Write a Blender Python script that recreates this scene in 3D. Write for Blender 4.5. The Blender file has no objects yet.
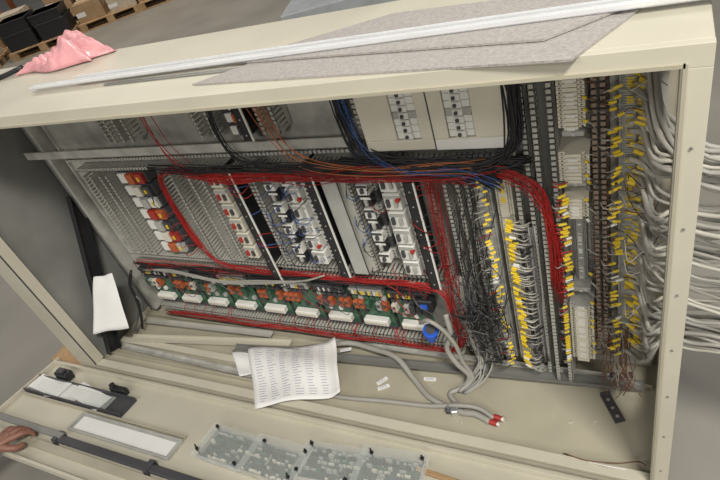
import bpy, math, random
from mathutils import Vector, Matrix
random.seed(7)
COL=bpy.context.collection
rnd=random.uniform
# ---------------------------------------------------------------- materials
def mat(name,rgb,rough=.5,metal=0,amt=.12,scale=12,bump=0,alpha=1,trans=0):
    m=bpy.data.materials.new(name); m.use_nodes=True
    nt=m.node_tree; b=nt.nodes['Principled BSDF']
    b.inputs['Roughness'].default_value=rough; b.inputs['Metallic'].default_value=metal
    tc=nt.nodes.new('ShaderNodeTexCoord'); nz=nt.nodes.new('ShaderNodeTexNoise')
    nz.inputs['Scale'].default_value=scale; nz.inputs['Detail'].default_value=5
    nt.links.new(tc.outputs['Object'],nz.inputs['Vector'])
    rp=nt.nodes.new('ShaderNodeValToRGB')
    rp.color_ramp.elements[0].position=.3; rp.color_ramp.elements[1].position=.7
    rp.color_ramp.elements[0].color=(*[c*(1-amt) for c in rgb],1)
    rp.color_ramp.elements[1].color=(*[min(1,c*(1+amt)) for c in rgb],1)
    nt.links.new(nz.outputs['Fac'],rp.inputs['Fac']); nt.links.new(rp.outputs['Color'],b.inputs['Base Color'])
    if bump:
        bp=nt.nodes.new('ShaderNodeBump'); bp.inputs['Strength'].default_value=bump; bp.inputs['Distance'].default_value=.004
        nt.links.new(nz.outputs['Fac'],bp.inputs['Height']); nt.links.new(bp.outputs['Normal'],b.inputs['Normal'])
    if alpha<1: b.inputs['Alpha'].default_value=alpha
    return m
M={}
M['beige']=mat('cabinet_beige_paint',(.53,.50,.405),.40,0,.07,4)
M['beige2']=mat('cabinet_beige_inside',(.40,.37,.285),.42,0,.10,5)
M['galv']=mat('galvanised_steel',(.47,.46,.42),.42,.2,.22,16)
M['galvdark']=mat('dull_steel',(.24,.24,.225),.42,.2,.14,6)
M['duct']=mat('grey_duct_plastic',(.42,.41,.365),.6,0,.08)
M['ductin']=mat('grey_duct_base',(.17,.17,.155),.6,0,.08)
M['ductbrown']=mat('brown_duct',(.27,.20,.15),.6)
M['black']=mat('black_plastic',(.018,.018,.02),.45)
M['dark']=mat('dark_grey_plastic',(.06,.06,.065),.5)
M['white']=mat('white_plastic',(.74,.73,.68),.4,0,.04)
M['offwhite']=mat('ivory_plastic',(.66,.62,.51),.45,0,.05)
M['lgrey']=mat('light_grey_plastic',(.40,.40,.37),.5)
M['red']=mat('red_pvc',(.34,.012,.010),.5,0,.35,3)
M['redblk']=mat('red_button',(.38,.035,.025),.45)
M['rust']=mat('orange_red_relay',(.44,.11,.04),.5)
M['orange']=mat('orange_plastic',(.45,.14,.04),.5)
M['yellow']=mat('yellow_marker',(.76,.55,.03),.5)
M['blue']=mat('blue_pvc',(.03,.09,.30),.4)
M['bluep']=mat('blue_plug',(.02,.12,.60),.35)
M['gcable']=mat('grey_cable_sheath',(.32,.31,.275),.5,0,.08)
M['wcable']=mat('light_cable_sheath',(.45,.43,.375),.5,0,.08)
M['dcable']=mat('dark_grey_cable',(.12,.12,.125),.45)
M['bcable']=mat('black_wire',(.016,.016,.018),.5)
M['brown']=mat('brown_wire',(.15,.07,.04),.5)
M['pcb']=mat('green_circuit_board',(.045,.12,.07),.4,0,.3,60)
M['pcbg']=mat('dark_green_circuit_board',(.05,.075,.055),.35,0,.5,90)
M['steel']=mat('bright_steel',(.62,.62,.62),.3,.8,.08)
M['felt']=mat('grey_felt',(.36,.335,.315),.95,0,.16,160,.5)
M['alu']=mat('aluminium_profile',(.78,.79,.80),.35,.3,.04)
M['paper']=mat('paper_sheet',(.78,.77,.75),.8,0,.02)
M['ink']=mat('printing_ink',(.36,.38,.46),.8)
M['wood']=mat('pallet_wood',(.42,.27,.14),.8,0,.25,9,.3)
M['card']=mat('cardboard',(.36,.24,.13),.85,0,.12)
M['card2']=mat('pale_cardboard',(.50,.43,.33),.85,0,.12)
M['pink']=mat('pink_film',(.78,.38,.40),.25,0,.18,22,1.0,.88)
M['conc']=mat('concrete_floor',(.25,.235,.205),.5,0,.16,1.2)
M['skin']=mat('skin',(.25,.115,.08),.5,0,.12,30)
M['sleeve']=mat('dark_red_sleeve',(.06,.02,.022),.85,0,.2,60)
M['acrylic']=mat('clear_acrylic',(.80,.85,.82),.04,0,.02,5,0,.17)
M['greybox']=mat('grey_enclosure_paint',(.30,.32,.33),.5)
# ---------------------------------------------------------------- mesh builder
class MB:
    def __init__(s): s.v=[]; s.f=[]; s.m=[]; s.mats=[]
    def mi(s,m):
        if m not in s.mats: s.mats.append(m)
        return s.mats.index(m)
    def box(s,a,b,m,c=0):
        x0,y0,z0=[min(a[i],b[i]) for i in range(3)]; x1,y1,z1=[max(a[i],b[i]) for i in range(3)]
        k=s.mi(m); n=len(s.v)
        if c<=0:
            P=[(x0,y0,z0),(x1,y0,z0),(x1,y1,z0),(x0,y1,z0),(x0,y0,z1),(x1,y0,z1),(x1,y1,z1),(x0,y1,z1)]
            F=[(0,3,2,1),(4,5,6,7),(0,1,5,4),(1,2,6,5),(2,3,7,6),(3,0,4,7)]
        else:
            c=min(c,(x1-x0)*.3,(y1-y0)*.3,(z1-z0)*.3)
            P=[];ix={}
            for i,X in enumerate((x0,x1)):
                for j,Y in enumerate((y0,y1)):
                    for l,Z in enumerate((z0,z1)):
                        sx=c if i==0 else -c; sy=c if j==0 else -c; sz=c if l==0 else -c
                        for ax in range(3):
                            ix[(i,j,l,ax)]=len(P)
                            P.append((X+(0 if ax==0 else sx),Y+(0 if ax==1 else sy),Z+(0 if ax==2 else sz)))
            F=[]
            for i in (0,1):
                q=[ix[(i,0,0,0)],ix[(i,1,0,0)],ix[(i,1,1,0)],ix[(i,0,1,0)]]; F.append(q if i else q[::-1])
                q=[ix[(0,i,0,1)],ix[(0,i,1,1)],ix[(1,i,1,1)],ix[(1,i,0,1)]]; F.append(q if i else q[::-1])
                q=[ix[(0,0,i,2)],ix[(1,0,i,2)],ix[(1,1,i,2)],ix[(0,1,i,2)]]; F.append(q if i else q[::-1])
            for j in (0,1):
                for l in (0,1):
                    F.append([ix[(0,j,l,1)],ix[(1,j,l,1)],ix[(1,j,l,2)],ix[(0,j,l,2)]])
                    F.append([ix[(j,0,l,0)],ix[(j,1,l,0)],ix[(j,1,l,2)],ix[(j,0,l,2)]])
                    F.append([ix[(j,l,0,0)],ix[(j,l,1,0)],ix[(j,l,1,1)],ix[(j,l,0,1)]])
                    for i in (0,1): F.append([ix[(i,j,l,0)],ix[(i,j,l,1)],ix[(i,j,l,2)]])
        s.v+=P
        for f in F: s.f.append([q+n for q in f]); s.m.append(k)
        return s
    def cyl(s,a,b,r,m,n=10,r2=None):
        a=Vector(a); b=Vector(b); r2=r if r2 is None else r2
        d=(b-a).normalized(); t=Vector((0,0,1)) if abs(d.z)<.9 else Vector((1,0,0))
        e=d.cross(t).normalized(); g=d.cross(e); k=s.mi(m); o=len(s.v)
        for P,R in ((a,r),(b,r2)):
            for i in range(n):
                q=2*math.pi*i/n; s.v.append(tuple(P+e*math.cos(q)*R+g*math.sin(q)*R))
        for i in range(n):
            j=(i+1)%n; s.f.append([o+i,o+j,o+n+j,o+n+i]); s.m.append(k)
        s.f.append([o+i for i in range(n)][::-1]); s.m.append(k)
        s.f.append([o+n+i for i in range(n)]); s.m.append(k)
        return s
    def tube(s,pts,r,m,n=6,sub=4):
        P=[Vector(p) for p in pts]; Q=[]
        E=[P[0]*2-P[1]]+P+[P[-1]*2-P[-2]]
        for i in range(1,len(E)-2):
            for j in range(sub):
                t=j/sub; a,b,c,d=E[i-1],E[i],E[i+1],E[i+2]
                Q.append(.5*((2*b)+(c-a)*t+(2*a-5*b+4*c-d)*t*t+(3*b-a-3*c+d)*t**3))
        Q.append(P[-1]); k=s.mi(m); o=len(s.v)
        T=(Q[1]-Q[0]).normalized(); up=Vector((0,1,0)) if abs(T.y)<.8 else Vector((1,0,0))
        N=(up-T*up.dot(T)).normalized()
        for i,p in enumerate(Q):
            T=(Q[min(i+1,len(Q)-1)]-Q[max(i-1,0)])
            if T.length<1e-7: T=Vector((0,0,1))
            T.normalize(); N=(N-T*N.dot(T))
            if N.length<1e-5: N=T.orthogonal()
            N.normalize(); B=T.cross(N)
            for q in range(n):
                a=2*math.pi*q/n; s.v.append(tuple(p+N*math.cos(a)*r+B*math.sin(a)*r))
        for i in range(len(Q)-1):
            for q in range(n):
                w=(q+1)%n; s.f.append([o+i*n+q,o+i*n+w,o+(i+1)*n+w,o+(i+1)*n+q]); s.m.append(k)
        s.f.append([o+q for q in range(n)][::-1]); s.m.append(k)
        s.f.append([o+(len(Q)-1)*n+q for q in range(n)]); s.m.append(k)
        return s
    def grid(s,fn,nu,nv,m):
        k=s.mi(m); o=len(s.v)
        for i in range(nu+1):
            for j in range(nv+1): s.v.append(tuple(fn(i/nu,j/nv)))
        for i in range(nu):
            for j in range(nv):
                a=o+i*(nv+1)+j; s.f.append([a,a+nv+1,a+nv+2,a+1]); s.m.append(k)
        return s
    def mesh(s,name,smooth=False):
        me=bpy.data.meshes.new(name); me.from_pydata(s.v,[],s.f)
        for m in s.mats: me.materials.append(M[m])
        me.polygons.foreach_set('material_index',s.m)
        if smooth: me.polygons.foreach_set('use_smooth',[True]*len(s.f))
        me.update(); return me
def obj(name,mb,parent=None,loc=(0,0,0),smooth=False,label=None,cat=None,group=None,kind=None,rot=None):
    o=bpy.data.objects.new(name,mb.mesh(name,smooth) if isinstance(mb,MB) else mb)
    o.location=loc
    if rot: o.rotation_euler=rot
    if parent: o.parent=parent
    if label: o['label']=label
    if cat: o['category']=cat
    if group: o['group']=group
    if kind: o['kind']=kind
    COL.objects.link(o); return o
def empty(name,loc,label,cat,group=None,rot=None):
    o=obj(name,None,None,loc,label=label,cat=cat,group=group,rot=rot); o.empty_display_size=.05; return o
def dup(o,loc):
    n=o.copy(); n.location=loc
    COL.objects.link(n)
    for c in o.children:
        k=c.copy(); k.parent=n; COL.objects.link(k)
        for g in c.children:
            q=g.copy(); q.parent=k; COL.objects.link(q)
    return n
def fix(o,w=.002,seg=2):
    b=o.modifiers.new('Bevel','BEVEL'); b.width=w; b.segments=seg; b.limit_method='ANGLE'; return o
# ---------------------------------------------------------------- floor
f=obj('floor',MB().box((-30,-8,-.12),(14,24,-.07),'conc'),kind='structure')
# ---------------------------------------------------------------- cabinet
XL,XR=-2.2,0.0; OL,OR=-2.34,.04; ZB,ZT=.12,1.29; OB,OT=.07,1.325; DP=.41; PY=.37
cab=empty('electrical_cabinet',(0,0,.07),'large beige steel electrical cabinet lying on its side, open','electrical cabinet')
def W(mb,name,**k):
    mb.v=[(x,y,z-.07) for x,y,z in mb.v]; return obj(name,mb,cab,**k)
fix(W(MB().box((OL,0.002,OT-.03),(OR,DP,OT),'beige'),'top_panel'),.003)
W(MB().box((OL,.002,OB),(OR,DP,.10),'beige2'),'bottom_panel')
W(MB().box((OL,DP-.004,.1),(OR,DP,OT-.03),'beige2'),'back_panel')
W(MB().box((OL,.002,.10),(OL+.012,DP-.004,OT-.03),'beige').box((XL-.03,.02,.10),(XL-.02,DP-.004,OT-.03),'galvdark'),'side_panel')
sp=MB().box((OR-.012,.002,.10),(OR,.10,OT-.03),'beige').box((OR-.012,.10,1.2),(OR,DP-.004,OT-.03),'beige').box((OR-.012,.10,.10),(OR,DP-.004,.28),'beige').box((OR-.012,.385,.28),(OR,DP-.004,1.2),'beige')
W(sp,'side_panel',label='beige side panel with large cable entry cut-out')
fr=MB()
fr.box((OL,-.012,ZT),(OR,.004,OT),'beige').box((OL,-.012,OB),(OR,.004,ZB),'beige')
fr.box((OL,-.012,ZB),(XL,.004,ZT),'beige').box((XR,-.012,ZB),(OR,.004,ZT),'beige')
fr.box((XL,.002,ZT-.001),(XR,.03,ZT+.003),'beige').box((XL,.002,ZB-.003),(XR,.02,ZB),'beige')
fr.box((XL-.002,.002,ZB),(XL,.03,ZT),'beige').box((XR,.002,ZB),(XR+.003,.03,ZT),'beige2')
fix(W(fr,'front_frame'),.003)
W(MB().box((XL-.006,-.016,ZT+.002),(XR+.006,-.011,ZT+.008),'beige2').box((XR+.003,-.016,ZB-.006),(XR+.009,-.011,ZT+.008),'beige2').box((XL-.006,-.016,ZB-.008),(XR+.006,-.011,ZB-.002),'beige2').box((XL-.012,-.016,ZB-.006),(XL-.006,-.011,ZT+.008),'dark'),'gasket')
W(MB().box((-2.07,PY,.13),(-.005,PY+.003,1.28),'galv').box((-2.08,PY-.012,.13),(-2.07,PY+.003,1.28),'galv'),'mounting_plate')
W(MB().box((-2.18,PY-.03,.10),(-2.14,PY,1.29),'galvdark').box((-2.18,PY-.03,.10),(-2.175,PY+.03,1.29),'galvdark'),'support_post',label='dull grey steel upright')
W(MB().box((-2.12,PY-.05,.14),(-2.10,PY,1.28),'galv'),'support_post',label='galvanised steel upright')
W(MB().box((-2.2,.3,1.0),(-.75,.306,1.03),'galv').box((-2.2,.306,1.0),(-.75,.33,1.003),'galv'),'cross_rail',label='light grey steel cross rail')
W(MB().box((-2.2,.30,.10),(0,.304,.125),'beige2').box((-2.2,.13,.10),(-1.5,.16,.112),'beige').box((-2.2,.06,.10),(-1.2,.066,.118),'beige2'),'floor_rail')
for i in range(7):
    z=.2+i*.16
    W(MB().cyl((OR-.018,-.012,z),(OR-.018,-.015,z),.0025,'galvdark',8),'screw')
# ---------------------------------------------------------------- door
ang=math.radians(8)
door=obj('door',None,cab,(0,-.014,.012),rot=(math.radians(-8),0,0))
DX0,DX1,DL=-2.50,.04,.48
d=MB().box((DX0,-DL,-.004),(DX1,0,0),'beige').box((DX0,-DL,0),(DX1,-DL+.012,.022),'beige').box((DX0,-.03,0),(DX1,-.018,.02),'beige').box((DX0,-DL,0),(DX0+.012,0,.022),'beige').box((DX1-.012,-DL,0),(DX1,0,.022),'beige')
fix(obj('door_panel',d,door),.003)
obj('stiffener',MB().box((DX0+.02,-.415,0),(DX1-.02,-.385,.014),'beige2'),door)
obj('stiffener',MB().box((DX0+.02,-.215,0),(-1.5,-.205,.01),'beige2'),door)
obj('lock_rod',MB().box((-2.49,-.365,.020),(-2.02,-.337,.032),'galvdark',.003).box((-2.04,-.375,.010),(-1.15,-.345,.026),'dark',.003),door,label='flat dark steel locking rod')
for x in (-2.05,-1.55): obj('rod_guide',MB().box((x,-.38,.0),(x+.025,-.376,.030),'dark').box((x,-.338,.0),(x+.025,-.334,.030),'dark').box((x,-.38,.028),(x+.025,-.334,.031),'dark',.001),door)
pk=MB().box((-2.05,-.31,.002),(-1.5,-.225,.006),'lgrey').box((-2.05,-.31,.006),(-1.5,-.304,.016),'lgrey').box((-2.05,-.231,.006),(-1.5,-.225,.016),'lgrey').box((-2.05,-.304,.006),(-2.042,-.231,.016),'lgrey').box((-1.508,-.304,.006),(-1.5,-.231,.016),'lgrey').box((-2.03,-.298,.006),(-1.52,-.238,.009),'paper')
fix(obj('document_pocket',pk,door,label='thin-framed pale label plate'),.001)
obj('cover_strip',MB().box((-2.49,-.20,.002),(-1.86,-.11,.005),'dark').box((-2.49,-.20,.005),(-1.86,-.195,.022),'dark').box((-2.49,-.115,.005),(-1.86,-.11,.022),'dark').box((-2.47,-.193,.020),(-1.95,-.13,.022),'acrylic'),door,label='dark document holder tray with clear window')
for k,(x,y,a) in enumerate(((-2.24,-.155,.10),(-2.10,-.15,-.16),(-2.36,-.150,-.05))):
    c,s_=math.cos(a),math.sin(a); b=MB(); b.grid(lambda u,v:(x+(u-.5)*.22*c-(v-.5)*.078*s_,y+(u-.5)*.22*s_+(v-.5)*.078*c,.010+.004*k+.006*math.sin(u*5+k)),8,4,'paper')
    obj('loose_paper',b,door,label='white loose paper sheet')
obj('handle',MB().box((-2.02,-.105,0),(-1.93,-.080,.035),'black',.004).cyl((-2.0,-.095,.035),(-2.0,-.095,.05),.012,'black'),door,label='black plastic door handle')
obj('lock_case',MB().box((-2.38,-.105,0),(-2.30,-.065,.045),'black',.004).box((-2.36,-.10,.045),(-2.32,-.075,.06),'dark',.003),door,label='black plastic lock case')
def tray(x,L,lab,seed,tilt,dz=0):
    random.seed(seed)
    y=-.014-L*math.cos(ang); z=.082+L*math.sin(ang)+.002+dz
    t=empty('circuit_board_tray',(x,y,z),lab,'circuit board tray','acrylic covered board trays',rot=(-ang,0,tilt))
    obj('base_plate',MB().box((-.20,-.062,0),(.20,.062,.003),'galv').box((-.20,-.062,.003),(.20,-.058,.020),'galv').box((-.20,.058,.003),(.20,.062,.020),'galv').box((-.20,-.062,.003),(-.196,.062,.020),'galv').box((.196,-.062,.003),(.20,.062,.020),'galv'),t)
    b=MB()
    for r in range(3): b.box((-.19+r*.13,-.056,.008),(-.07+r*.13,.056,.010),'pcbg')
    for r in range(8):
        yy=-.053+r*.0138
        m=['offwhite','dark','lgrey','dark','offwhite','pcb','black','lgrey'][r]; x0=-.185
        while x0<.175:
            w=rnd(.004,.020)
            if random.random()<.72: b.box((x0,yy,.010),(min(x0+w,.19),yy+rnd(.004,.009),.010+rnd(.004,.016)),m if random.random()<.6 else random.choice(['dark','lgrey','galv','pcb','black']))
            x0+=w+.005
    obj('circuit_board',b,t)
    obj('acrylic_cover',MB().box((-.215,-.075,.030),(.01,.068,.033),'acrylic'),t)
    obj('acrylic_cover',MB().box((-.01,-.066,.036),(.215,.078,.039),'acrylic'),t)
    for px,py in ((-.195,-.05),(-.185,.052),(-.02,-.058),(.03,.05),(.19,-.045),(.195,.055)):
        obj('spacer_bolt',MB().cyl((px,py,.003),(px,py,.052+rnd(-.004,.012)),.0028,'black',8).cyl((px,py,.040),(px,py,.047),.0065,'black',6),t)
    return t
tray(-1.19,.215,'circuit board under clear acrylic with black bolts on the door',3,-.03)
tray(-.80,.165,'populated circuit board under two overlapping clear acrylic plates',5,.09)
obj('wood_strip',MB().box((-.11,-.008,0),(.11,.008,.012),'card',.002).box((-.11,-.003,.012),(.11,.003,.016),'wood'),loc=(-.52,-.13,.104),rot=(-ang,0,-.08),label='short brown strip lying on the door',cat='strip')
random.seed(11)
# ---------------------------------------------------------------- wire ducts
def duct(x0,x1,z0,z1,vert=True,m='duct',lid=False,lab=None,yf=.30):
    o=empty('wire_duct',((x0+x1)/2,PY,min(z0,z1)),lab or 'grey slotted plastic wire duct fixed to the mounting plate','wire duct','slotted wire ducts')
    b=MB(); X=(x0+x1)/2
    ax0,ax1=x0-X,x1-X; bz=z1-z0; p=.015; L=.0125
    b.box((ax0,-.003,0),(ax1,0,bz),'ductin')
    dy=yf-PY
    if vert:
        for k,e in enumerate((ax0,ax1-.002)):
            b.box((e,-.02,0),(e+.002,0,bz),m)
            n=int(bz/p)
            for i in range(n):
                b.box((e,dy,i*p+.002),(e+.002,-.02,i*p+.0115),m)
                if k==0: b.box((e,dy,i*p+.002),(e+L,dy+.002,i*p+.0115),m)
                else: b.box((e+.002-L,dy,i*p+.002),(e+.002,dy+.002,i*p+.0115),m)
    else:
        for k,e in enumerate((0,bz-.002)):
            b.box((ax0,-.02,e),(ax1,0,e+.002),m)
            n=int((ax1-ax0)/p)
            for i in range(n):
                b.box((ax0+i*p+.002,dy,e),(ax0+i*p+.0115,-.02,e+.002),m)
                if k==0: b.box((ax0+i*p+.002,dy,e),(ax0+i*p+.0115,dy+.002,e+L),m)
                else: b.box((ax0+i*p+.002,dy,e+.002-L),(ax0+i*p+.0115,dy+.002,e+.002),m)
    obj('slotted_body',b,o)
    if lid: obj('duct_lid',MB().box((ax0+.008,dy-.004,0),(ax1-.008,dy-.001,bz),m,.001),o)
    return o
duct(-1.86,-1.81,.53,.93); duct(-1.545,-1.485,.53,.93); duct(-1.42,-1.35,.53,.93)
duct(-1.69,-1.645,1.05,1.27); duct(-1.62,-1.56,1.05,1.27); duct(-1.03,-.965,1.05,1.27); duct(-1.27,-1.20,1.05,1.27); duct(-.77,-.705,1.05,1.27)
duct(-.855,-.80,.53,.93,lid=True); duct(-.565,-.51,.20,.93); duct(-.49,-.45,.14,.93)
duct(-.33,-.285,.14,1.27,yf=.285); duct(-.272,-.222,.12,1.27,yf=.268); duct(-.15,-.118,.30,1.27,m='ductbrown',lab='brown slotted wire duct beside the terminals',yf=.280)
duct(-1.98,-.57,.475,.525,False); duct(-1.98,-.33,.94,.995,False); duct(-2.02,-.57,.145,.20,False)
duct(-1.17,-1.14,.53,.93); duct(-1.95,-1.90,.53,.93)
TL='loose trunking lids'
def lid(x,y,z,hl,hw,a,m,lab,h=.008):
    obj('trunking_cover',MB().box((-hl,-hw,0),(hl,hw,.003),m,.001).box((-hl,-hw,0),(hl,-hw+.002,h),m).box((-hl,hw-.002,0),(hl,hw,h),m),loc=(x,y,z),rot=(0,0,math.radians(a)),label=lab,cat='trunking lid',group=TL)
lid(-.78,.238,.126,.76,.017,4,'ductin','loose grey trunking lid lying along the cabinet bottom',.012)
lid(-1.72,.205,.114,.42,.018,7,'beige','beige metal strip lying loose on the cabinet bottom',.012)
lid(-1.62,.09,.114,.52,.013,-1.5,'galv','narrow grey metal strip lying near the rim',.012)
lid(-1.76,.265,.13,.36,.014,2,'duct','grey trunking lid lying below the relay boards')
lid(-.62,.30,.128,.5,.010,1,'galv','thin galvanised strip beneath the relay boards')
# ---------------------------------------------------------------- angle brackets
def bracket(x,z0,z1,w=.028):
    b=MB().box((-.001,-.10,0),(.001,0,z1-z0),'black').box((-.001,-.10,0),(w,-.098,z1-z0),'black')
    b.box((w,-.102,0),(w+.005,-.097,z1-z0),'white')
    for i in range(int((z1-z0)/.05)): b.cyl((w*.5,-.1005,.02+i*.05),(w*.5,-.102,.02+i*.05),.003,'steel',6)
    obj('mounting_bracket',b,loc=(x,PY,z0),label='long black steel angle bracket with pale edge strip',cat='bracket',group='black angle brackets')
for x,a,b_ in ((-1.225,.45,.955),(-.93,.52,.95),(-.62,.50,.90),(-1.075,1.05,1.26)): bracket(x,a,b_)
obj('cover_plate',MB().box((0,-.07,0),(.055,-.067,.40),'lgrey').box((0,-.07,0),(.002,0,.40),'lgrey').box((.053,-.07,0),(.055,0,.40),'lgrey'),loc=(-.885,PY-.02,.53),label='light grey steel cover plate between device columns',cat='cover plate')
# ---------------------------------------------------------------- devices
def rail(x,z0,z1):
    obj('mounting_rail',MB().box((-.0175,-.009,0),(-.012,-.007,z1-z0),'steel').box((.012,-.009,0),(.0175,-.007,z1-z0),'steel').box((-.013,-.008,0),(-.012,0,z1-z0),'steel').box((.012,-.008,0),(.013,0,z1-z0),'steel').box((-.013,-.002,0),(.013,0,z1-z0),'steel'),loc=(x,PY,z0),label='zinc-plated steel mounting rail',cat='rail',group='mounting rails')
def device(name,lab,cat,group,w,h,d,body,nose,knob,knobm,tag=None,two=1,kw=.09,kh=.28):
    b=MB().box((-w/2,-d*.65,-h/2),(w/2,-.009,h/2),body,.002).box((-w*.3,-d,-h/2+.001),(w*.3,-d*.64,h/2-.001),nose,.002)
    for s in (-1,1):
        for k in range(3 if h>.03 else 1):
            zz=(k-1)*h*.3 if h>.03 else 0
            b.cyl((s*w*.4,-d*.665,zz),(s*w*.4,-d*.64,zz),h*.09,'dark',6)
    o=obj(name,b,label=lab,cat=cat,group=group)
    for k in range(two):
        kx=0 if two==1 else (k-.5)*w*.28
        obj('toggle' if knob=='toggle' else 'push_button',MB().box((kx-w*kw,-d-.008,-h*kh),(kx+w*kw,-d+.001,h*kh),knobm[k%len(knobm)],.001) ,o)
    if tag: obj('marker_tag',MB().box((-w*.28,-d-.002,h*.26),(w*.28,-d,h*.46),tag),o)
    return o
def place(proto,pts):
    first=True
    for p in pts:
        if first: proto.location=p; first=False
        else: dup(proto,p)
for x,a,b_ in ((-1.70,.54,.92),(-1.29,.54,.94),(-1.09,.54,.94),(-1.0,.54,.94),(-.765,.53,.93),(-.665,.53,.93),(-1.115,1.05,1.26),(-.185,.22,1.26),(-.42,.16,.92),(-.365,.16,.92),(-.075,.24,1.26)): rail(x,a,b_)
mb=device('motor_starter','white motor protection switch with red push button','circuit breaker','starters in the narrow column',.085,.055,.085,'white','offwhite','button',['redblk','dark'],'lgrey',2,.06,.2)
place(mb,[(-1.29,PY,.90-i*.062) for i in range(6)])
mb=device('contactor','small black contactor with white tag','contactor','black contactors',.06,.036,.07,'dark','black','button',['lgrey'],'white')
place(mb,[(-1.09,PY,.915-i*.044) for i in range(0,9,2)]+[(-.765,PY,.90-i*.044) for i in range(0,8,2)])
mb=device('contactor','small light grey contactor with dark button','contactor','grey contactors',.062,.038,.075,'lgrey','white','button',['dark'],'dark',1,.08,.2)
place(mb,[(-1.09,PY,.915-i*.044) for i in range(1,9,2)]+[(-.765,PY,.90-i*.044) for i in range(1,8,2)])
mb=device('circuit_breaker','white circuit breaker with dark switch','circuit breaker','white circuit breakers',.086,.056,.085,'white','white','toggle',['dark','lgrey'],'lgrey',2,.06,.22)
place(mb,[(-1.003,PY,.905-i*.064) for i in range(6)]+[(-.675,PY,.885-i*.064) for i in range(6)])
for x in (-1.003,-.675):
    for i in (1,4): obj('indicator_lamp',MB().cyl((0,-.012,0),(0,0,0),.007,'redblk',12).cyl((0,-.014,0),(0,-.012,0),.005,'redblk',12),loc=(x+.02,PY-.081,.885-i*.064+.012),label='small red indicator lamp on a breaker',cat='indicator lamp',group='red indicator lamps')
for i in range(7):
    z=.90-i*.055
    o=obj('relay_block',MB().box((-.068,-.05,-.024),(.068,-.009,.024),'dark',.001).box((-.063,-.062,-.020),(-.022,-.05,.020),'white',.001),loc=(-1.70,PY,z),label='dark relay block with white, orange and red covers',cat='relay',group='relay blocks in the first column')
    obj('relay_cover',MB().box((-.018,-.070,-.020),(.016,-.05,.020),['rust','offwhite','lgrey','redblk','lgrey','offwhite','rust'][i],.001),o)
    obj('fuse_carrier',MB().box((.022,-.066,-.020),(.060,-.05,.020),['redblk','dark','white','rust','dark','redblk','lgrey'][i],.001).box((.035,-.069,-.008),(.045,-.066,.008),'yellow'),o)
for i in range(5):
    z=1.235-i*.042
    o=obj('relay_block',MB().box((-.035,-.055,-.018),(.035,-.009,.018),'dark',.002).box((-.03,-.062,-.014),(-.005,-.055,.014),'white',.001),loc=(-1.115,PY,z),label='dark relay block with orange and white face',cat='relay',group='relay blocks in the upper bay')
    obj('relay_cover',MB().box((0,-.07,-.014),(.03,-.055,.014),['rust','dark','white','rust','dark'][i],.001),o)
# ---------------------------------------------------------------- distribution box
db=empty('distribution_box',(-.50,PY,1.0),'cream plastic distribution box with two breaker windows','distribution box')
X0,X1=-.19,.19
b=MB(); xs=[X0,-.10,-.035,.035,.10,X1]; zlo,zhi=.03,.185
b.box((X0,-.10,0),(X1,-.09,zlo),'offwhite').box((X0,-.10,zhi),(X1,-.09,.25),'offwhite')
for a,c in ((xs[0],xs[1]),(xs[2],xs[3]),(xs[4],xs[5])): b.box((a,-.10,zlo),(c,-.09,zhi),'offwhite')
b.box((X0,-.09,0),(X0+.004,0,.25),'offwhite').box((X1-.004,-.09,0),(X1,0,.25),'offwhite').box((X0,-.09,0),(X1,0,.004),'offwhite').box((X0,-.09,.246),(X1,0,.25),'offwhite')
fix(obj('housing',b,db),.003)
obj('cover_seam',MB().box((-.004,-.1015,0),(-.001,-.0995,.25),'dark'),db)
obj('lower_lip',MB().box((.0,-.103,.0),(.185,-.10,.028),'white',.001),db)
for w0,w1 in ((-.10,-.035),(.035,.10)):
    cx=(w0+w1)/2
    for i in range(8):
        z=zlo+.011+i*.019
        q=obj('circuit_breaker',MB().box((cx-.031,-.096,z-.0088),(cx+.031,-.03,z+.0088),'lgrey' if i==3 else 'white',.001).box((cx-.012,-.103,z-.008),(cx+.012,-.095,z+.008),'white',.001),db)
        obj('toggle',MB().box((cx-.007,-.109,z-.004),(cx+.001,-.102,z+.004),'dark',.001),q)
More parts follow.
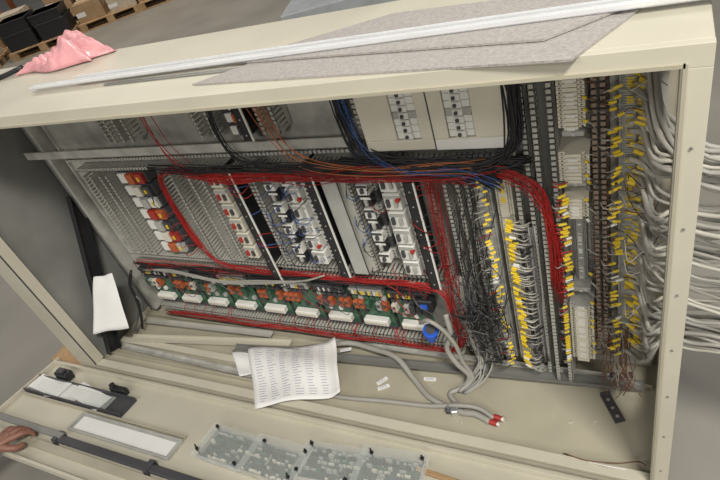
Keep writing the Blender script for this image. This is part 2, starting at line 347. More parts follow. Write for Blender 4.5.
# ---------------------------------------------------------------- relay boards along bottom
for i in range(9):
    x=-1.94+i*.150
    o=empty('relay_board',(x,PY,.22),'green relay interface board with orange relays and white connector','relay board','relay boards in the bottom row')
    obj('circuit_board',MB().box((-.068,-.045,0),(.068,-.042,.24),'pcb').box((-.07,-.05,0),(.07,-.02,.01),'dark').box((-.07,-.05,.23),(.07,-.02,.24),'dark').box((-.06,-.042,.05),(-.05,0,.06),'dark').box((.05,-.042,.15),(.06,0,.16),'dark').box((-.01,-.042,.1),(.01,0,.14),'dark'),o)
    cn=MB().box((-.048,-.072,.030),(.048,-.045,.058),'white',.003).box((-.045,-.074,.038),(.045,-.071,.050),'offwhite')
    for k in range(10): cn.box((-.043+k*.009,-.0745,.039),(-.040+k*.009,-.073,.046),'lgrey')
    obj('connector',cn,o)
    pr=(.25,.35,.3,.3,.75,.9,.9,.6,.3)[i]
    for k in range(6):
        kx=-.056+k*.0225
        if random.random()<(.55+.4*pr): obj('relay',MB().box((kx-.009,-.070,.112),(kx+.009,-.045,.148),'rust' if random.random()<pr else random.choice(['offwhite','lgrey','dark','pcb']),.001).box((kx-.005,-.071,.128),(kx+.005,-.070,.140),'dark'),o)
        obj('relay_socket',MB().box((kx-.009,-.060,.153),(kx+.009,-.045,.168),random.choice(['dark','lgrey','pcb','dark','dark']),.001),o)
        if k%2: obj('small_component',MB().box((kx-.007,-.058,.078),(kx+.007,-.045,.094),random.choice(['dark','lgrey','pcb','white']),.001),o)
    tb=MB().box((-.064,-.07,.185),(.064,-.045,.215),'lgrey' if i%2 else 'dark',.002)
    for k in range(12): tb.box((-.061+k*.0105,-.0725,.19),(-.055+k*.0105,-.07,.205),random.choice(['dark','yellow','white','dark','lgrey']))
    obj('terminal_row',tb,o)
# ---------------------------------------------------------------- terminal strips
def tstrip(x,z0,z1,w,m,lab,grp,pitch=.006,marks=.5,front=.045,mark='white'):
    o=empty('terminal_strip',(x,PY,z0),lab,'terminal strip',grp); b=MB(); n=int((z1-z0)/pitch)
    for i in range(n):
        z=i*pitch; mm=m if random.random()<.93 else 'lgrey'
        b.box((-w/2,-front,z),(w/2,-.009,z+pitch*.82),mm); b.box((-w*.26,-front-.012,z+.0005),(w*.26,-front,z+pitch*.85),mm)
        b.cyl((-w*.38,-front-.0008,z+pitch*.4),(-w*.38,-front,z+pitch*.4),pitch*.22,'dark',5); b.cyl((w*.38,-front-.0008,z+pitch*.4),(w*.38,-front,z+pitch*.4),pitch*.22,'dark',5)
    obj('terminals',b,o,kind='stuff')
    c=MB()
    for i in range(n):
        if random.random()<marks: c.box((-w*.15,-front-.0135,i*pitch),(w*.15,-front-.012,i*pitch+pitch*.7),mark)
    if c.v: obj('marker_labels',c,o,kind='stuff')
    return o
tg='terminal strips'
tstrip(-.42,.17,.92,.045,'lgrey','grey terminal strip with dark wires over its lower half',tg,front=.062)
tstrip(-.365,.17,.92,.042,'offwhite','ivory terminal strip with yellow markers',tg,mark='yellow',marks=.5,front=.062)
for a,b_,w_ in ((1.04,1.25,.056),(.90,.985,.066),(.795,.865,.056),(.25,.49,.062)): tstrip(-.187,a,b_,w_,'offwhite','cream terminal strip section between the wire ducts',tg,front=.095,pitch=.010)
tstrip(-.187,.52,.77,.03,'lgrey','narrow grey terminal strip section',tg)
tstrip(-.075,.25,1.25,.045,'lgrey','grey terminal strip with yellow wire markers beside the cable entry',tg,mark='yellow',marks=.4,front=.05)
for i,z in enumerate((1.018,.883,.53)):
    obj('end_clamp',MB().box((-.024,-.085,-.007),(.024,-.009,.007),'lgrey',.002).cyl((0,-.088,0),(0,-.085,0),.005,'steel',8),loc=(-.187,PY,z),label='grey plastic end clamp on the rail',cat='end clamp',group='end clamps')
# ---------------------------------------------------------------- wires
def wire(kind,pts,r,m,lab,group,n=5,sub=4,cat='wire',mark=None):
    b=MB().tube(pts,r,m,n,sub); o=obj(kind,b,smooth=True,label=lab,cat=cat,group=group)
    if mark:
        a=Vector(pts[0]); c=Vector(pts[1]); dd=(c-a).normalized(); L=mark[1]
        obj('wire_marker',MB().cyl(a+dd*.001,a+dd*(.001+L),max(.0037,r*1.12),mark[0],6),o)
    return o
def bundle(n,ctrl,spread,r,m,lab,group,jit=.006,kind='wire',nsub=4,yspread=None,cat='wire'):
    for i in range(n):
        a=rnd(-1,1); c=rnd(-1,1); ys=spread*.5 if yspread is None else yspread; P=[]
        for p in ctrl:
            P.append((p[0]+a*spread+rnd(-jit,jit),p[1]+c*ys+rnd(-jit,jit)*.5,p[2]+a*spread*(p[3] if len(p)>3 else 1)+rnd(-jit,jit)))
        wire(kind,P,r*rnd(.85,1.15),m,lab,group,5,nsub,cat)
RL='thin red insulated control wire'; BL='thin black insulated wire'
NM={'red':'red_wire','bcable':'black_wire','blue':'blue_wire','dcable':'dark_grey_wire','gcable':'grey_wire','brown':'brown_wire','orange':'orange_wire','white':'white_wire','wcable':'pale_wire'}
def line(x0,x1,n,z,y=.285): return [(x0+(x1-x0)*i/(n-1),y,z) for i in range(n)]
R_=.0012
bundle(14,[(-1.53,.29,.60),(-1.535,.285,.75),(-1.52,.28,.90),(-1.45,.275,.950,-1)]+line(-1.3,-.45,7,.935,.272)+[(-.33,.266,.93),(-.262,.256,.88,-1),(-.245,.256,.75,-1),(-.245,.262,.55,-1)],.009,R_,'red',RL,'red wires along the upper duct',.009,'red_wire')
bundle(14,[(-1.40,.28,.935)]+line(-1.2,-.5,6,.915,.27)+[(-.42,.27,.90),(-.40,.272,.93)],.012,R_,'red',RL,'red wires along the upper duct',.012,'red_wire')
bundle(14,[(-1.55,.28,.958)]+line(-1.35,-.9,4,.958,.264)+[(-.8,.263,.96)],.012,.0016,'bcable',BL,'black wires in the upper duct',.009,'black_wire')
bundle(12,[(-1.51,.275,.93),(-1.525,.275,.80),(-1.52,.28,.66),(-1.47,.28,.54,-1)]+line(-1.3,-.7,5,.505,.28)+[(-.60,.28,.49),(-.57,.275,.42,-1),(-.575,.28,.28,-1)],.009,R_,'red',RL,'red wires along the middle duct',.010,'red_wire')
bundle(9,line(-1.95,-.75,8,.492,.285)+[(-.62,.28,.48)],.012,R_,'red',RL,'red wires along the middle duct',.012,'red_wire')
bundle(5,line(-1.95,-.75,8,.485,.28)+[(-.62,.28,.48)],.014,.0016,'bcable',BL,'black wires along the middle duct',.013,'black_wire')
bundle(11,line(-1.98,-.70,9,.178,.288)+[(-.60,.28,.20),(-.56,.28,.27,-1)],.009,R_,'red',RL,'red wires along the bottom duct',.010,'red_wire')
bundle(12,[(-.54,.285,.93),(-.545,.28,.75),(-.55,.275,.55),(-.56,.275,.40),(-.55,.275,.25)],.020,R_,'red',RL,'red wires beside the device columns',.013,'red_wire')
bundle(9,[(-.45,.272,.93),(-.33,.266,.91),(-.262,.254,.84,-1),(-.235,.256,.72,-1),(-.24,.262,.50,-1)],.010,R_,'red',RL,'red wires beside the device columns',.007,'red_wire')
bundle(16,[(-.755,.30,1.20),(-.745,.29,1.08),(-.71,.268,.995),(-.60,.252,.970),(-.45,.250,.968),(-.35,.255,.975),(-.305,.262,1.04,-1),(-.305,.27,1.2,-1)],.014,.0022,'bcable','black insulated power wire','black wires below the distribution box',.012,'black_wire')
bundle(24,[(-.80,.275,.96),(-.70,.258,.97),(-.58,.250,.966),(-.45,.250,.960),(-.36,.262,.95),(-.30,.28,.95)],.016,.0022,'bcable','black insulated power wire','black wires below the distribution box',.012,'black_wire')
bundle(10,[(-.38,.275,.95),(-.325,.262,1.0),(-.305,.262,1.08,-1),(-.305,.27,1.2,-1)],.012,.0024,'bcable','black insulated power wire','black wires below the distribution box',.009,'black_wire')
bundle(14,[(-.90,.262,.965),(-.72,.255,.960),(-.55,.250,.95),(-.42,.250,.945),(-.36,.26,.90)],.014,.0020,'bcable','black insulated power wire','black wires below the distribution box',.013,'black_wire')
bundle(6,[(-.62,.27,.965),(-.50,.262,.935),(-.44,.26,.88),(-.46,.262,.78),(-.47,.268,.6),(-.48,.275,.4)],.018,.0015,'bcable',BL,'black wires below the distribution box',.014,'black_wire')
bundle(5,[(-.74,.30,1.22),(-.735,.28,1.10),(-.70,.258,1.00),(-.58,.240,.955),(-.45,.240,.95),(-.36,.252,.90)],.016,.0010,'blue','thin blue insulated wire','blue wires',.016,'blue_wire')
bundle(6,[(-1.02,.29,1.22),(-.98,.28,1.08),(-.90,.262,.985),(-.7,.242,.965),(-.5,.240,.97),(-.38,.25,.955)],.014,.0011,'orange','thin orange insulated wire','orange wires',.014,'orange_wire')
bundle(5,line(-.95,-.35,6,.95,.246),.012,.0011,'red',RL,'red wires below the distribution box',.014,'red_wire')
bundle(8,[(-1.16,.29,1.22),(-1.17,.28,1.08),(-1.12,.275,.99),(-.95,.264,.965),(-.75,.262,.955)],.012,.0016,'bcable',BL,'black wires in the upper duct',.01,'black_wire')
bundle(4,[(-1.43,.28,1.25),(-1.42,.27,1.12),(-1.40,.27,1.02),(-1.36,.28,.95)],.02,.0013,'red',RL,'red wires hanging in the upper bay',.012,'red_wire')
def jumpers(x0,x1,zt,zb,n,cols,grp='short jumper wires'):
    for i in range(n):
        z=rnd(zb,zt); m=random.choice(cols); z2=z+rnd(-.04,.04)
        wire(NM[m],[(x0,.30,z),(x0+(x1-x0)*.3,.272+rnd(-.010,.006),z+rnd(-.02,.02)),(x0+(x1-x0)*.7,.275+rnd(-.010,.006),z2+rnd(-.02,.02)),(x1,.30,z2)],.0012,m,{'red':RL,'bcable':BL,'blue':'thin blue insulated wire'}[m],grp)
jumpers(-1.55,-1.64,.9,.56,8,['red','red','bcable'])
jumpers(-1.25,-1.16,.92,.55,8,['red','red','blue'])
jumpers(-1.14,-1.07,.92,.55,12,['bcable','blue','bcable'])
jumpers(-1.05,-.97,.92,.55,12,['bcable','blue','bcable'])
jumpers(-.82,-.78,.90,.55,8,['bcable','blue','bcable'])
jumpers(-.745,-.70,.90,.55,10,['bcable','bcable','red'])
jumpers(-.64,-.55,.88,.52,14,['red','red','bcable'])
for i in range(24):
    x=rnd(-1.95,-.65); z=rnd(.40,.45); m=random.choice(['red','bcable','bcable'])
    wire(NM[m],[(x,.30,z),(x+rnd(-.03,.03),.272,.465),(x+rnd(-.03,.03),.278,.50)],.0013,m,'thin wire running from a relay board into the duct','board feed wires')
for i in range(22):
    x=rnd(-1.95,-.65)
    wire('red_wire',[(x,.30,.25),(x+rnd(-.02,.02),.275,.225),(x+rnd(-.02,.02),.285,.185)],.0013,'red',RL,'board feed wires')
for i in range(14):
    x=rnd(-1.9,-.7); m=random.choice(['bcable','dcable','red'])
    wire(NM[m],[(x,.29,.44),(x+.03,.262,.41+rnd(-.02,.02)),(x+.08+rnd(0,.04),.265,.36+rnd(-.03,.03)),(x+.10,.29,.34)],.0012,m,'loose thin wire crossing the relay boards','loose board wires')
for i in range(3):
    wire('cable',[(-1.95,.29,.44),(-1.75,.27,.465+i*.006),(-1.5,.262,.44+i*.006),(-1.3,.262,.455+i*.008),(-1.1,.262,.49),(-1.0,.27,.52)],.003,'gcable','grey sheathed control cable crossing the relay boards','grey control cables',6,5,'cable')
for i in range(44):
    up=i%5==0
    x=rnd(-.50,-.38); z=rnd(.7,.92) if up else rnd(.38,.66); x2=rnd(-.54,-.38); z2=rnd(.15,.40)
    P=[(x,.280,z)]
    for k in range(1,6):
        t=k/6; P.append((x+(x2-x)*t+rnd(-.05,.04),.248+rnd(-.03,.012),z+(z2-z)*t+rnd(-.04,.04)))
    P.append((x2,.285,z2)); m=random.choice(['bcable','bcable','bcable','dcable','bcable'])
    wire(NM[m],P,rnd(.0010,.0016),m,'thin dark control wire hanging over the terminals','dark wires over the terminals')
def lead(x,y,z,dx,m,r,lab,grp,L=.017,mk='yellow',drop=.010):
    s=1 if dx>0 else -1; j=rnd(-.006,.006)
    wire('marked_lead',[(x,y,z),(x+dx*.45,y-.008+rnd(-.004,.003),z-drop*.15+j*.4),(x+dx*.8,y-.006+rnd(-.006,.003),z-drop*.5+j),(x+dx,y+.012,z-drop*1.6+j)],r,m,lab,grp,mark=(mk,L) if mk else None)
def mk(p=.75): return random.choice(['yellow']*7+['white']) if random.random()<p else None
def gap(i,n=11,w=2): return (i%n)<w   # clusters with gaps between
for i in range(86):
    if gap(i,13,2): continue
    z=.18+i*.0072+rnd(-.0015,.0015); x=-.358+rnd(-.006,.008)
    lead(x,.258,z,rnd(.042,.056),random.choice(['gcable','gcable','dcable','wcable','bcable']),rnd(.0018,.0028),'grey lead with yellow marker sleeve entering the duct','grey marked leads',rnd(.015,.021),mk(.95),rnd(.004,.012))
for i in range(50):
    z=.20+i*.0145+rnd(-.004,.004); x=-.395+rnd(-.010,.008)
    lead(x,.260,z,-rnd(.03,.055),random.choice(['bcable','dcable','gcable','red']),rnd(.0013,.0019),'dark lead with small marker sleeve','dark marked leads',rnd(.010,.016),mk(.75),rnd(.01,.03))
for i in range(44):
    if gap(i,10,2): continue
    z=.53+i*.0088+rnd(-.0015,.0015)
    lead(-.203+rnd(-.004,.005),.256,z,-rnd(.030,.04),random.choice(['red','red','gcable']),rnd(.0013,.002),'thin lead with yellow marker sleeve','red marked leads',rnd(.014,.020),mk(.95),rnd(.004,.012))
for i in range(24):
    z=.25+i*.0105+rnd(-.002,.002)
    lead(-.220,.258,z,-.026,random.choice(['bcable','gcable','red']),.0017,'dark lead with yellow marker sleeve','red marked leads',.014,mk(.85))
for i in range(34):
    z=.30+i*.0275+rnd(-.012,.012)
    lead(-.162+rnd(-.004,.004),.262,z,rnd(.018,.03),random.choice(['brown','bcable','gcable','dcable','dcable']),.0014,'thin lead entering the brown duct','leads at the brown duct',.009,mk(.4),rnd(.003,.03))
for i in range(88):
    if gap(i,9,2): continue
    z=.28+i*.0107+rnd(-.0025,.0025)
    lead(-.090+rnd(-.010,.008),.268+rnd(-.008,.004),z,-rnd(.022,.040),random.choice(['brown','gcable','dcable','bcable','wcable','gcable']),rnd(.0012,.002),'thin lead with yellow marker at the outer terminals','outer terminal leads',rnd(.013,.020),mk(.92),rnd(-.002,.016))
# field cables at the cable entry
exits=[(.96,.25),(.86,.22),(.75,.22),(.62,.22),(.50,.24)]
N=92
for i in range(N):
    z=.31+(i/(N-1))*.91+rnd(-.003,.003); e=min(exits,key=lambda q:abs(q[0]-(z-.06)+rnd(-.04,.04))); ez=e[0]+rnd(-.034,.034); ey=e[1]+rnd(-.055,.045)
    x0=rnd(-.078,-.055); m=random.choice(['gcable','wcable','gcable','wcable','gcable'])
    y0=.278+rnd(-.012,.004)
    P=[(x0,y0,z),(x0+.026,y0-.010-rnd(0,.012),z-rnd(-.002,.004)),(x0*.35,ey+.0-rnd(0,.035),z+(ez-z)*rnd(.28,.42)),(.014,ey,z+(ez-z)*.75),(.07,ey-.015,ez),(.16,ey-.03,ez-.01+rnd(-.02,.02)),(.32+rnd(-.03,.03),ey-.03,ez-.08-rnd(0,.06)),(.50+rnd(-.05,.05),ey+rnd(-.08,.08),ez*.45),(.62+rnd(-.1,.1),ey+rnd(-.12,.12),-.055),(1.0+rnd(-.1,.1),ey+rnd(-.2,.2),-.062)]
    wire('cable',P,rnd(.0036,.0060),m,'grey sheathed field cable leaving through the cabinet side','grey field cables',7,4,'cable',mark=('yellow',rnd(.014,.024)) if not gap(i,8,2) else None)
for i in range(22):
    z=rnd(.40,1.2); m=random.choice(['brown','wcable','gcable','bcable','white'])
    wire(NM[m],[(-.10+rnd(-.02,.03),.275,z),(-.07,.245+rnd(-.01,.01),z+rnd(-.04,.03)),(-.035,.235,z+rnd(-.07,.04)),(-.01,.25,z+rnd(-.09,.03))],.0012,m,'loose thin core crossing the entry terminals','loose cores')
for i in range(26):
    x=rnd(-.13,-.06); m=random.choice(['brown','brown','gcable','brown'])
    wire(NM[m],[(x,.29,.33+rnd(0,.08)),(x+rnd(-.02,.02),.262,.26),(x+rnd(-.02,.03),.25,.21),(x+rnd(-.03,.05),.24+rnd(-.03,.03),.17+rnd(-.02,.03))],.0013,m,'loose unconnected wire end near the cable entry','loose wire ends')
for i in range(9):
    x=-.535+i*.006
    wire('cable',[(x,.285,.55),(x-.004,.278,.38),(x+rnd(-.01,.01),.275,.24),(x+rnd(-.01,.02),.262,.17),(x-.02+rnd(-.02,.02),.22,.128),(x-.06,.17,.112)],.0036,random.choice(['gcable','dcable','gcable']),'grey cable dropping from the duct onto the cabinet bottom','hanging grey cables',6,4,'cable')
for i in range(7):
    x=-.322+i*.005
    wire('cable',[(x,.282,.75),(x+rnd(-.004,.004),.278,.55),(x+rnd(-.004,.004),.278,.38),(x+rnd(-.004,.004),.282,.2)],.0024,'dcable' if i%3 else 'gcable','dark grey cable running down the duct','dark duct cables',6,4,'cable')
def cab2(P,r,m='gcable'): wire('cable',P,r,m,'thick light grey power cable lying across the cabinet bottom','grey power cables',10,6,'cable')
cab2([(-1.12,.27,.128),(-1.03,.285,.142),(-.93,.275,.140),(-.82,.245,.150),(-.74,.19,.118),(-.66,.13,.112),(-.55,.10,.112),(-.50,.10,.115),(-.45,.085,.112)],.0105)
cab2([(-1.10,.06,.115),(-.95,.07,.112),(-.82,.085,.112),(-.66,.10,.111),(-.55,.115,.125),(-.49,.12,.118),(-.44,.10,.112)],.008)
cab2([(-.59,.26,.40),(-.58,.235,.33),(-.60,.225,.27),(-.575,.215,.21),(-.54,.21,.16),(-.56,.19,.12),(-.60,.16,.112),(-.56,.12,.112)],.009)
cab2([(-.68,.245,.36),(-.64,.225,.40),(-.595,.22,.37),(-.565,.22,.30),(-.555,.22,.22),(-.53,.21,.15),(-.57,.17,.118)],.007,'gcable')
for p in ((-.45,.085,.113),(-.44,.105,.113)):
    obj('cable_plug',MB().cyl(p,(p[0]+.024,p[1]-.004,p[2]),.009,'redblk',10).cyl((p[0]+.024,p[1]-.004,p[2]),(p[0]+.032,p[1]-.006,p[2]),.006,'white',10),label='small red cable plug at the end of the grey cable',cat='plug',group='red plugs')
obj('cable_clamp',MB().box((-.03,-.012,0),(.03,.012,.022),'dark',.004).box((-.012,-.02,.0),(.012,.02,.026),'steel',.003).cyl((-.02,0,.022),(-.02,0,.03),.005,'steel',8),loc=(-.57,.105,.1005),rot=(0,0,.3),label='dark cable clamp holding the grey cables',cat='cable clamp')
pl=empty('power_plug',(-.655,.245,.30),'round blue industrial power plug hanging on a grey cable','power plug')
obj('plug_body',MB().cyl((0,0,0),(.01,-.01,.045),.021,'bluep',16).cyl((0,0,0),(-.004,.004,-.03),.014,'bluep',16,.010).cyl((.01,-.01,.045),(.011,-.011,.049),.018,'dark',16),pl)
obj('plug_collar',MB().cyl((.006,-.006,.03),(.008,-.008,.038),.026,'bluep',16),pl)
obj('junction_block',MB().box((-.03,-.02,-.025),(.03,.02,.025),'black',.004).box((-.012,-.022,-.01),(.012,-.02,.01),'bluep').cyl((0,0,.025),(0,0,.035),.01,'dark'),loc=(-.67,.30,.40),label='black connector block with blue face above the plug',cat='connector')
# ---------------------------------------------------------------- items on cabinet bottom
def sheet(name,c,lab,nu=20,nv=14,bow=.008,grid_ink=True,wav=.002):
    c=[Vector(q) for q in c]
    def fn(u,v,off=0):
        p=(c[0]*(1-u)+c[1]*u)*(1-v)+(c[3]*(1-u)+c[2]*u)*v
        return p+Vector((0,0,bow*math.sin(u*math.pi)*math.sin(v*2.6)+off+wav*math.sin(u*9+v*4)+wav*1.5*math.sin(v*8-u*3)+.03*max(0,u-.88)*8*(bow>.012)))
    o=obj(name,MB().grid(fn,nu,nv,'paper'),smooth=True,label=lab,cat='paper')
    o.modifiers.new('Solidify','SOLIDIFY').thickness=.0006
    if grid_ink:
        b=MB()
        for r in range(22):
            v=.07+r*.040
            for k in range(6):
                w=rnd(.05,.10); u0=.07+k*.145
                b.grid(lambda s,t,u0=u0,w=w,v=v: fn(u0+s*w,v+t*.010,.0014),2,1,'ink')
        obj('printed_table',b,o)
    return o
sheet('paper_sheet',[(-1.47,.195,.137),(-1.085,.280,.142),(-.96,.055,.145),(-1.275,-.06,.130)],'white printed wiring list draped over the cabinet rim',bow=.025,wav=.005)
sheet('paper_sheet',[(-1.54,.165,.128),(-1.36,.20,.132),(-1.31,.10,.130),(-1.43,.06,.128)],'second white sheet beneath the printed list',grid_ink=False,bow=.004)
sheet('paper_sheet',[(-2.14,.19,.475),(-2.03,.21,.49),(-1.985,.10,.275),(-2.17,.045,.26)],'white paper leaning in the corner of the cabinet',grid_ink=False,bow=.006,wav=.002)
obj('trunking_strip',MB().box((-.015,-.03,0),(-.010,.03,.73),'black').box((-.015,-.03,0),(.012,-.027,.73),'black').box((-.015,.027,0),(.012,.03,.73),'black'),loc=(-2.17,.07,.115),rot=(math.radians(-23),0,0),label='black plastic trunking strip leaning in the corner',cat='trunking')
wire('cable',[(-2.0,.27,.45),(-2.04,.25,.38),(-2.05,.24,.30),(-2.06,.22,.22),(-2.09,.20,.14)],.006,'bcable','black cable dropping into the corner','corner cables',8,5,'cable')
wire('cable',[(-2.02,.27,.42),(-2.06,.25,.34),(-2.03,.24,.28),(-2.09,.22,.20),(-2.12,.18,.14)],.005,'dcable','dark cable dropping into the corner','corner cables',8,5,'cable')
obj('perforated_bracket',MB().box((-.015,-.05,0),(.015,.05,.003),'dark').box((-.015,.047,0),(.015,.05,.02),'dark').cyl((0,-.03,.003),(0,-.03,.0034),.005,'beige2').cyl((0,0,.003),(0,0,.0034),.005,'beige2').cyl((0,.03,.003),(0,.03,.0034),.005,'beige2'),loc=(-.105,.215,.101),rot=(0,0,.5),label='small black perforated steel bracket lying flat',cat='bracket')
obj('flat_bracket',MB().box((-.035,-.012,0),(.035,.012,.003),'dark').cyl((-.02,0,.003),(-.02,0,.0034),.004,'steel').cyl((.02,0,.003),(.02,0,.0034),.004,'steel'),loc=(-.09,.34,.101),rot=(0,0,.2),label='small black flat connecting plate',cat='bracket')
for p,r in (((-.69,.21,.101),.1),((-.845,.145,.101),.6),((-.86,.17,.101),.9),((-1.04,.258,.131),.4)):
    obj('label_tag',MB().box((-.022,-.007,0),(.022,.007,.002),'paper').box((-.016,-.003,.002),(.016,-.001,.0023),'ink').box((-.016,.002,.002),(.010,.004,.0023),'ink'),loc=p,rot=(0,0,r),label='small white printed label tag',cat='label',group='loose label tags')
for i in range(7):
    p=(rnd(-.6,-.1),rnd(.05,.21),.101)
    obj('cable_tie_offcut',MB().tube([(0,0,.001),(.01,.004,.002),(.02,-.002,.001)],.0010,'offwhite',5,3),loc=p,rot=(0,0,rnd(0,6)),label='tiny white cable tie offcut',cat='cable tie',group='scraps on the cabinet bottom')
wire('brown_wire',[(-.22,.03,.112),(-.16,.015,.125),(-.08,.03,.118),(-.03,.05,.112),(-.01,.03,.135)],.0018,'brown','thin earth wire at the lower rim','rim wires',6,5)
wire('white_wire',[(-.17,.02,.112),(-.10,.005,.135),(-.05,.02,.115)],.0018,'white','thin white wire at the lower rim','rim wires',6,5)
# ---------------------------------------------------------------- items on cabinet top
def slab(name,c,t,m,lab,cat):
    n=len(c); b=MB(); k=b.mi(m)
    b.v=[(x,y,z) for x,y,z in c]+[(x,y,z+t) for x,y,z in c]
    b.f=[list(range(n))[::-1],[n+i for i in range(n)]]+[[i,(i+1)%n,n+(i+1)%n,n+i] for i in range(n)]; b.m=[k]*len(b.f)
    return obj(name,b,label=lab,cat=cat)
slab('felt_sheet',[(-.94,.045,1.3255),(-.14,-.03,1.3255),(-.055,.14,1.3255),(-.50,.275,1.3255),(-.74,.19,1.3255)],.004,'felt','large grey felt mat lying on the cabinet top','felt mat')
slab('felt_sheet',[(-.90,.13,1.331),(-.19,.045,1.331),(-.05,.16,1.331),(-.10,.25,1.331),(-.54,.29,1.331)],.004,'felt','second grey felt mat stacked at an angle','felt mat')
def profile(y0,y1,x0,x1,z,w,lab):
    L=math.hypot(x1-x0,y1-y0); a=math.atan2(y1-y0,x1-x0)
    b=MB().box((0,-w,0),(L,w,.002),'alu').box((0,-w,0),(L,-w+.002,.008),'alu').box((0,w-.002,0),(L,w,.008),'alu').box((0,-.0015,0),(L,.0015,.006),'alu')
    obj('metal_profile',b,loc=(x0,y0,z),rot=(0,0,a),label=lab,cat='metal profile',group='profiles on the cabinet top')
profile(.132,.125,-1.62,.10,1.336,.0085,'long bright aluminium profile lying across the mats')
profile(.160,.148,-1.45,.12,1.336,.006,'second thinner aluminium profile beside the first')
slab('flat_strip',[(-1.30,.110,1.326),(-.75,.095,1.326),(-.75,.107,1.326),(-1.30,.122,1.326)],.003,'galvdark','thin dark strip on the cabinet top','strip')
bg=MB()
def bagfn(u,v):
    a=(u-.5)*2; c=(v-.5)*2; e=max(abs(a),abs(c))
    h=(1-e**4)*(.034+.016*math.sin(4*a+2*c)+.012*math.cos(7*c-3*a)+.014*abs(math.sin(7*a-5*c))+.010*abs(math.sin(11*a+8*c)))
    return Vector((.165*a*(1+.14*math.sin(4*c))+.03*c,.055*c*(1+.3*math.sin(4*a+1)),max(.002,h)*(1+.35*a)))
bg.grid(bagfn,54,30,'pink'); bo=obj('plastic_bag',bg,loc=(-1.72,.352,1.3265),smooth=True,rot=(0,0,.06),label='crumpled translucent pink plastic sheet on the cabinet top',cat='plastic bag')
bo.modifiers.new('Solidify','SOLIDIFY').thickness=.001
wire('strap',[(-2.3,.20,1.332),(-2.15,.24,1.332),(-2.0,.28,1.334),(-1.90,.32,1.345)],.008,'bcable','short black strap beside the pink plastic','straps',8,4,'strap')
# ---------------------------------------------------------------- pallets
def pallet(loc,rz,lab,grp):
    b=MB()
    for i in range(5): b.box((-.6,-.4+i*.175,.12),(.6,-.4+i*.175+.1,.142),'wood',.002)
    for y in (-.4,-.05,.3):
        b.box((-.6,y,0),(.6,y+.1,.022),'wood',.002)
        for x in (-.6,-.07,.46): b.box((x,y,.022),(x+.14,y+.1,.1),'wood',.002)
    for x in (-.6,-.07,.46): b.box((x,-.4,.1),(x+.14,.4,.12),'wood')
    return obj('pallet',b,loc=loc,rot=(0,0,rz),label=lab,cat='pallet',group=grp)
for x in (-1.98,-.6): pallet((x,.21,-.07),0,'wooden pallet carrying the electrical cabinet','pallets under the cabinet')
rz=math.radians(38)
base=[(-10.05,6.15),(-9.3,7.2),(-8.4,7.9),(-7.5,8.6),(-6.6,9.3)]
base2=[(-10.9,7.9),(-10.0,8.65),(-9.05,9.4),(-8.0,10.2)]
base3=[(-11.9,6.8),(-11.1,5.2),(-11.3,6.3)]
for (x,y) in base+base2+base3: pallet((x,y,-.07),rz,'wooden pallet standing on the warehouse floor','warehouse pallets')
def boxo(loc,sz,m,rz,lab,grp,nm='cardboard_box',cat='box'):
    x,y,z=sz; b=MB().box((-x/2,-y/2,0),(x/2,y/2,z),m,.004)
    if m.startswith('card'): b.box((-x/2-.002,-.03,z*.5),(x/2+.002,.03,z+.002),'offwhite').box((-x/2-.001,-y/2-.002,z*.3),(-x/6,-y/2,z*.55),'paper')
    else:
        for k in range(5): b.box((-x/2-.004,-y/2-.006,z*.15+k*z*.17),(x/2+.004,y/2+.006,z*.15+k*z*.17+.02),m)
        b.box((-x/2-.015,-y/2-.015,z-.03),(x/2+.015,y/2+.015,z),m,.004)
    return obj(nm,b,loc=loc,rot=(0,0,rz),label=lab,cat=cat,group=grp)
for dx,dz,h in ((-.3,0,.28),(.3,0,.28),(-.3,.28,.20),(.28,.28,.16)):
    boxo((base[0][0]+dx*math.cos(rz),base[0][1]+dx*math.sin(rz),.072+dz),(.52,.66,h),'black',rz,'black plastic storage crate stacked on a pallet','black crates','storage_crate','crate')
for (px,py),hs in zip(base[1:]+base2+base3,((.32,.25),(.30,.40),(.35,.28),(.28,.35),(.6,.5),(.5,.7),(.4,.5),(.4,.5),(.6,.4),(.3,.22),(.4,.5))):
    for k,h in enumerate(hs):
        dx=(-.3,.3)[k]; boxo((px+dx*math.cos(rz),py+dx*math.sin(rz),.072),(.50,.64,h),('card','card2')[k],rz,'brown cardboard box with white tape on a pallet','warehouse boxes')
rk=empty('pallet_rack',(-9.7,8.3,-.07),'orange steel pallet rack in the warehouse','rack',rot=(0,0,rz))
for x in (-2.6,0,2.6):
    for y in (0,1.0):
        obj('upright',MB().box((x-.05,y-.05,0),(x+.05,y+.05,3.5),'orange',.005).box((x-.08,y-.08,0),(x+.08,y+.08,.02),'galv'),rk)
for z in (1.3,2.6):
    for y in (0,1.0): obj('beam',MB().box((-2.6,y-.03,z),(2.6,y+.03,z+.12),'orange',.005),rk)
    obj('shelf',MB().box((-2.6,0,z+.12),(2.6,1.0,z+.14),'wood'),rk)
g=empty('steel_enclosure',(-1.65,2.1,-.07),'grey steel enclosure standing behind the cabinet','enclosure',rot=(0,0,.3))
fix(obj('housing',MB().box((-.3,-.25,.05),(.45,.25,1.02),'greybox').box((-.28,-.23,0),(.43,.23,.05),'dark').box((-.27,-.262,.1),(.42,-.25,.95),'greybox'),g),.006)
obj('handle',MB().box((.34,-.285,.5),(.36,-.262,.62),'dark',.003),g)
g=empty('tool_trolley',(1.35,2.9,-.07),'dark blue-grey steel trolley on the workshop floor','trolley',rot=(0,0,-.2))
fix(obj('housing',MB().box((-.35,-.25,.12),(.35,.25,.95),'dark'),g),.008)
for k in range(4): obj('drawer',MB().box((-.33,-.262,.16+k*.19),(.33,-.25,.33+k*.19),'dark',.003).box((-.2,-.275,.30+k*.19),(.2,-.262,.315+k*.19),'galv',.002),g)
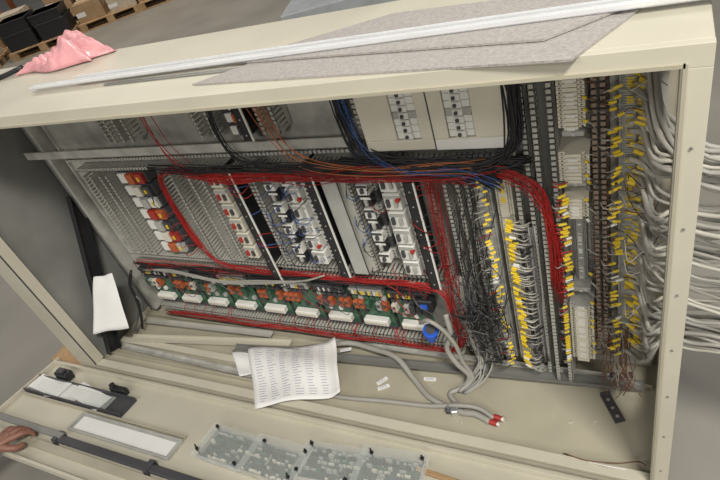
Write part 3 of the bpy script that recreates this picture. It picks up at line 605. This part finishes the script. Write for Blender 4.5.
for x in (-.3,.3):
    for y in (-.2,.2): obj('wheel',MB().cyl((x-.02,y,.05),(x+.02,y,.05),.05,'black',16).box((x-.025,y-.02,.05),(x+.025,y+.02,.12),'galv'),g)
# ---------------------------------------------------------------- person's hand
EX=-2.205
DLo=.022
def dp(x,L,h): L+=DLo; return (x,-.014-L*math.cos(ang),.082+L*math.sin(ang)+h)
J=[]
def add(p,r): J.append((*p,r)); return len(J)-1
add((EX-.40,-.97,.42),.055); add((EX-.20,-.72,.27),.042); add((EX-.045,-.547,.213),.030); add(dp(EX-.012,.455,.070),.031); add(dp(EX+.004,.425,.076),.030)
edges=[(0,1),(1,2),(2,3),(3,4)]
for k,(dx,L,h) in enumerate(((-.040,.80,0),(-.014,1.0,.003),(.013,1.05,.003),(.040,.92,0))):
    b0=add(dp(EX+dx*.9,.402,.072+h),.0120); edges.append((4,b0))
    b1=add(dp(EX+dx*1.15+.004,.402-.030*L,.070+h),.0110); b2=add(dp(EX+dx*1.22+.006,.402-.052*L,.050),.0100); b3=add(dp(EX+dx*1.22+.006,.402-.050*L,.024),.0088)
    edges+=[(b0,b1),(b1,b2),(b2,b3)]
t0=add(dp(EX+.036,.445,.058),.0150); t1=add(dp(EX+.058,.425,.040),.0130); t2=add(dp(EX+.060,.398,.034),.0110)
edges+=[(3,t0),(t0,t1),(t1,t2)]
me=bpy.data.meshes.new('person'); me.from_pydata([j[:3] for j in J],edges,[]) 
po=bpy.data.objects.new('person',me); COL.objects.link(po); me.materials.append(M['skin'])
sk=po.modifiers.new('Skin','SKIN'); sk.use_smooth_shade=True
for i,j in enumerate(J): me.skin_vertices[0].data[i].radius=(j[3],j[3]*(.72 if i in (3,4) else 1)); me.skin_vertices[0].data[i].use_root=(i==0)
po.modifiers.new('Subdivision','SUBSURF').levels=2; po.modifiers['Subdivision'].render_levels=2
po['label']='person in dark red sleeve gripping the bar of the open door'; po['category']='person'
sl=MB(); q=[Vector(j[:3]) for j in J[:3]]
sl.cyl(q[0]+(q[0]-q[1])*.3,q[1],.070,'sleeve',18,.060).cyl(q[1],q[1]+(q[2]-q[1])*.8,.060,'sleeve',18,.045).cyl(q[1]+(q[2]-q[1])*.75,q[1]+(q[2]-q[1])*.95,.047,'sleeve',18,.043)
obj('sleeve',sl,po,smooth=True,label='dark red knitted sleeve')
# ---------------------------------------------------------------- light
def area(loc,to,size,e,col):
    l=bpy.data.lights.new('ceiling_or_fill_light','AREA'); l.energy=e; l.size=size; l.color=col; l.shape='RECTANGLE'; l.size_y=size*.5
    o=bpy.data.objects.new('ceiling_or_fill_light',l); o.location=loc; o.rotation_euler=(Vector(to)-Vector(loc)).to_track_quat('-Z','Y').to_euler(); COL.objects.link(o)
area((1.6,-2.0,4.6),(-.4,.2,.5),1.2,245,(1,.96,.885))
area((-2.6,-4.0,4.4),(-1.4,.4,.8),1.4,60,(1,.97,.92))  # added fill light from the left front, not a ceiling fixture
area((.9,-5.0,3.4),(-.5,.37,1.0),1.2,72,(1,.97,.92))  # added front fill, set lower to brighten the interior under the cabinet top
area((-8,6,7),(-8.5,7,0),5,430,(1,.93,.82))
area((1,4,6),(.5,2.5,0),4,130,(1,.96,.9))
w=bpy.data.worlds.new('World'); bpy.context.scene.world=w; w.use_nodes=True
w.node_tree.nodes['Background'].inputs[0].default_value=(.96,.96,1,1); w.node_tree.nodes['Background'].inputs[1].default_value=.14
# ---------------------------------------------------------------- camera
R=Vector((.886,.375,-.273)).normalized(); F=Vector((-.462,.661,-.591)); F=(F-R*F.dot(R)).normalized(); U=R.cross(F)
cam=bpy.data.cameras.new('Camera'); co=bpy.data.objects.new('Camera',cam); COL.objects.link(co)
m=Matrix((R,U,-F)).transposed().to_4x4(); m.translation=Vector((-.03,-.85,1.69)); co.matrix_world=m
cam.lens=27.65; cam.sensor_width=36; cam.clip_start=.02; bpy.context.scene.camera=co
bpy.context.scene.view_settings.view_transform='Standard'
